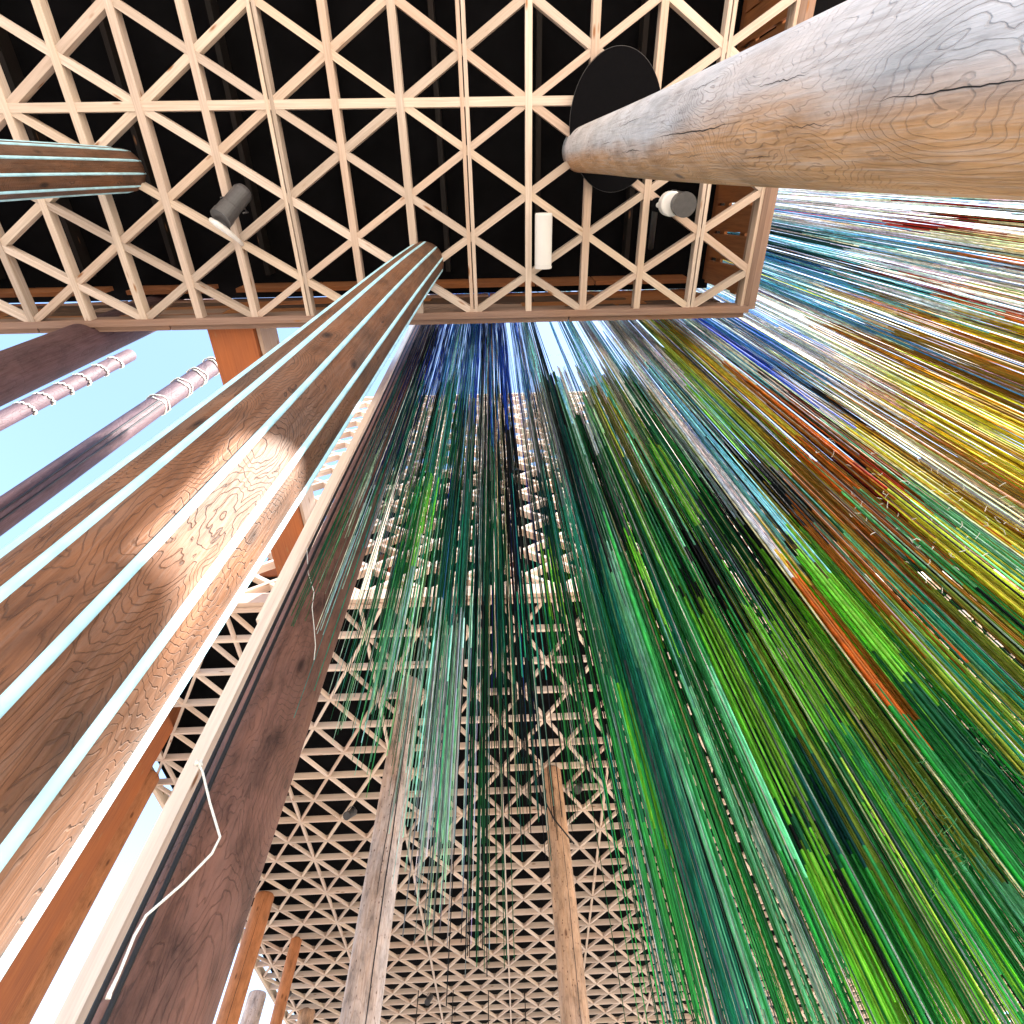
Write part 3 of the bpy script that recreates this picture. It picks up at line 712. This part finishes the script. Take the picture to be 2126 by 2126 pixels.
def set_dye(me, FC):
    at_ = me.attributes.new('dye', 'FLOAT_COLOR', 'CORNER')
    buf = []
    for p, c in zip(me.polygons, FC): buf += [c[0], c[1], c[2], 1.0] * p.loop_total
    at_.data.foreach_set('color', buf)
cords.sort(key=lambda c: -c['r'] / c['d'] * (1 + .0 * c['az']))
WHERE = [(-90, -21, 'over the reddish brown log'), (-21, -9, 'left of the pale log'), (-9, -1.5, 'between the pale and the tan log'),
         (-1.5, 6, 'left of the sky gap'), (6, 12.8, 'right of the sky gap'), (12.8, 20, 'in the mint green band'), (20, 31, 'around the slender beige log'),
         (31, 40, 'right of the beige log'), (40, 48, 'below the yellow band'), (48, 54, 'below the roof corner'),
         (54, 63, 'right of the yellow band'), (63, 75, 'right of the roof corner'), (75, 180, 'under the thick grey log')]
def visible_cols(c):
    out = []
    for m, k in c['kz']:
        if C[k][0] not in out: out.append(C[k][0])
        if c['d'] / m <= c['zend']: break
    return out
made = []
for c in cords[:300]:
    x, y = polar(c['az'], c['d']); org = W(x, y, c['ztop'])
    g = cord_geo(c, org)
    if not g: continue
    V, Fc, FC = g
    me = bpy.data.meshes.new('rope'); me.from_pydata(V, [], Fc); me.materials.append(M_cord); me.polygons.foreach_set('use_smooth', [True] * len(me.polygons)); set_dye(me, FC)
    o = bpy.data.objects.new('rope', me); COL.objects.link(o); o.location = org
    wh = [t for a, b, t in WHERE if a <= c['az'] < b][0]
    vc = visible_cols(c)
    desc = (vc[0] + '-to-' + vc[-1] if len(vc) > 1 else vc[0]).replace(' ', '-') + (' ' + vc[len(vc) // 2].replace(' ', '-') + '-banded' if len(vc) > 2 else '')
    made.append((desc, wh, c['az'], c['r'] / c['d'], o))
NUM = ['first', 'second', 'third', 'fourth', 'fifth', 'sixth', 'seventh', 'eighth', 'ninth', 'tenth', 'eleventh', 'twelfth', 'thirteenth', 'fourteenth', 'fifteenth', 'sixteenth', 'seventeenth', 'eighteenth']
TENS = ['twenty', 'thirty', 'forty', 'fifty', 'sixty', 'seventy', 'eighty', 'ninety']
NUM += ['nineteenth'] + [q for t_ in TENS for q in [t_[:-1] + 'ieth'] + [t_ + '-' + u for u in NUM[:9]]]
bykey = {}
for m_ in made: bykey.setdefault((m_[0], m_[1]), []).append(m_)
for (desc, wh), ms in bykey.items():
    ms.sort(key=lambda q: q[2])
    for i, q in enumerate(ms):
        lab = f'{desc} cord {wh}' if len(ms) == 1 else f'{desc} cord {wh}, {NUM[i]} from left'
        tag(q[4], lab, 'rope', 'coloured ropes of the hanging curtain')
V, Fc, FC = [], [], []
org = Vector((0, 0, 0))
for c in cords[300:]:
    g = cord_geo(c, org)
    if not g: continue
    b = len(V); V += g[0]; Fc += [tuple(i + b for i in f) for f in g[1]]; FC += g[2]
me = bpy.data.meshes.new('hanging_cords'); me.from_pydata(V, [], Fc); me.materials.append(M_cord); me.polygons.foreach_set('use_smooth', [True] * len(me.polygons)); set_dye(me, FC)
o = bpy.data.objects.new('hanging_cords', me); COL.objects.link(o)
tag(o, 'mass of finer coloured cords filling the hanging curtain, blue above and green below', 'cords', kind='stuff')
print('cords', len(cords), 'faces', len(Fc))
# small tied ends: pale ticks on the amber cords, frayed green tufts lower down
V, Fc = [], []
V2, F2 = [], []
for i in range(210):
    if i < 90: az, m_, L, r_, dst = R.uniform(49.5, 62), R.uniform(.78, 1.35), R.uniform(.015, .045), .0018, (V, Fc)
    else: az, m_, L, r_, dst = R.choice([R.gauss(37, 1.6), R.gauss(44, 1.2)]), R.uniform(1.9, 2.7), R.uniform(.02, .055), .0009, (V2, F2)
    d = dmin(az) * R.uniform(1.0, 1.1); x, y = polar(az, d); p = W(x, y, d / m_)
    q = p + Vector((R.gauss(0, 1), R.gauss(0, 1), R.gauss(-.6, .6))).normalized() * L
    v, f = tube_vf([p, (p + q) / 2 + Vector((R.gauss(0, .006), R.gauss(0, .006), 0)), q], r_, 3)
    b = len(dst[0]); dst[0].extend(v); dst[1].extend(tuple(k + b for k in t_) for t_ in f)
tag(mesh_obj('cord_ends', V, Fc, M_twine), 'scatter of tiny pale tied cord ends among the amber cords', 'cord ends', kind='stuff')
tag(mesh_obj('cord_tufts', V2, F2, plain('green frayed yarn', (.07, .20, .07), .8)), 'frayed green cord tufts low on the right of the curtain', 'cord tufts', kind='stuff')
# cables that carry the cords
for i, y in enumerate((.26, .40, .55, .72)):
    tag(tube('support_cable', [W(-.9, y, 2.56), W(1.0, y, 2.55), W(1.9, y, 2.56)], .006, M_steelcable, n=6), f'steel cable carrying the cords high above the sky gap, {["nearest","second","third","farthest"][i]} of four', 'cable', 'steel cables carrying the cords')
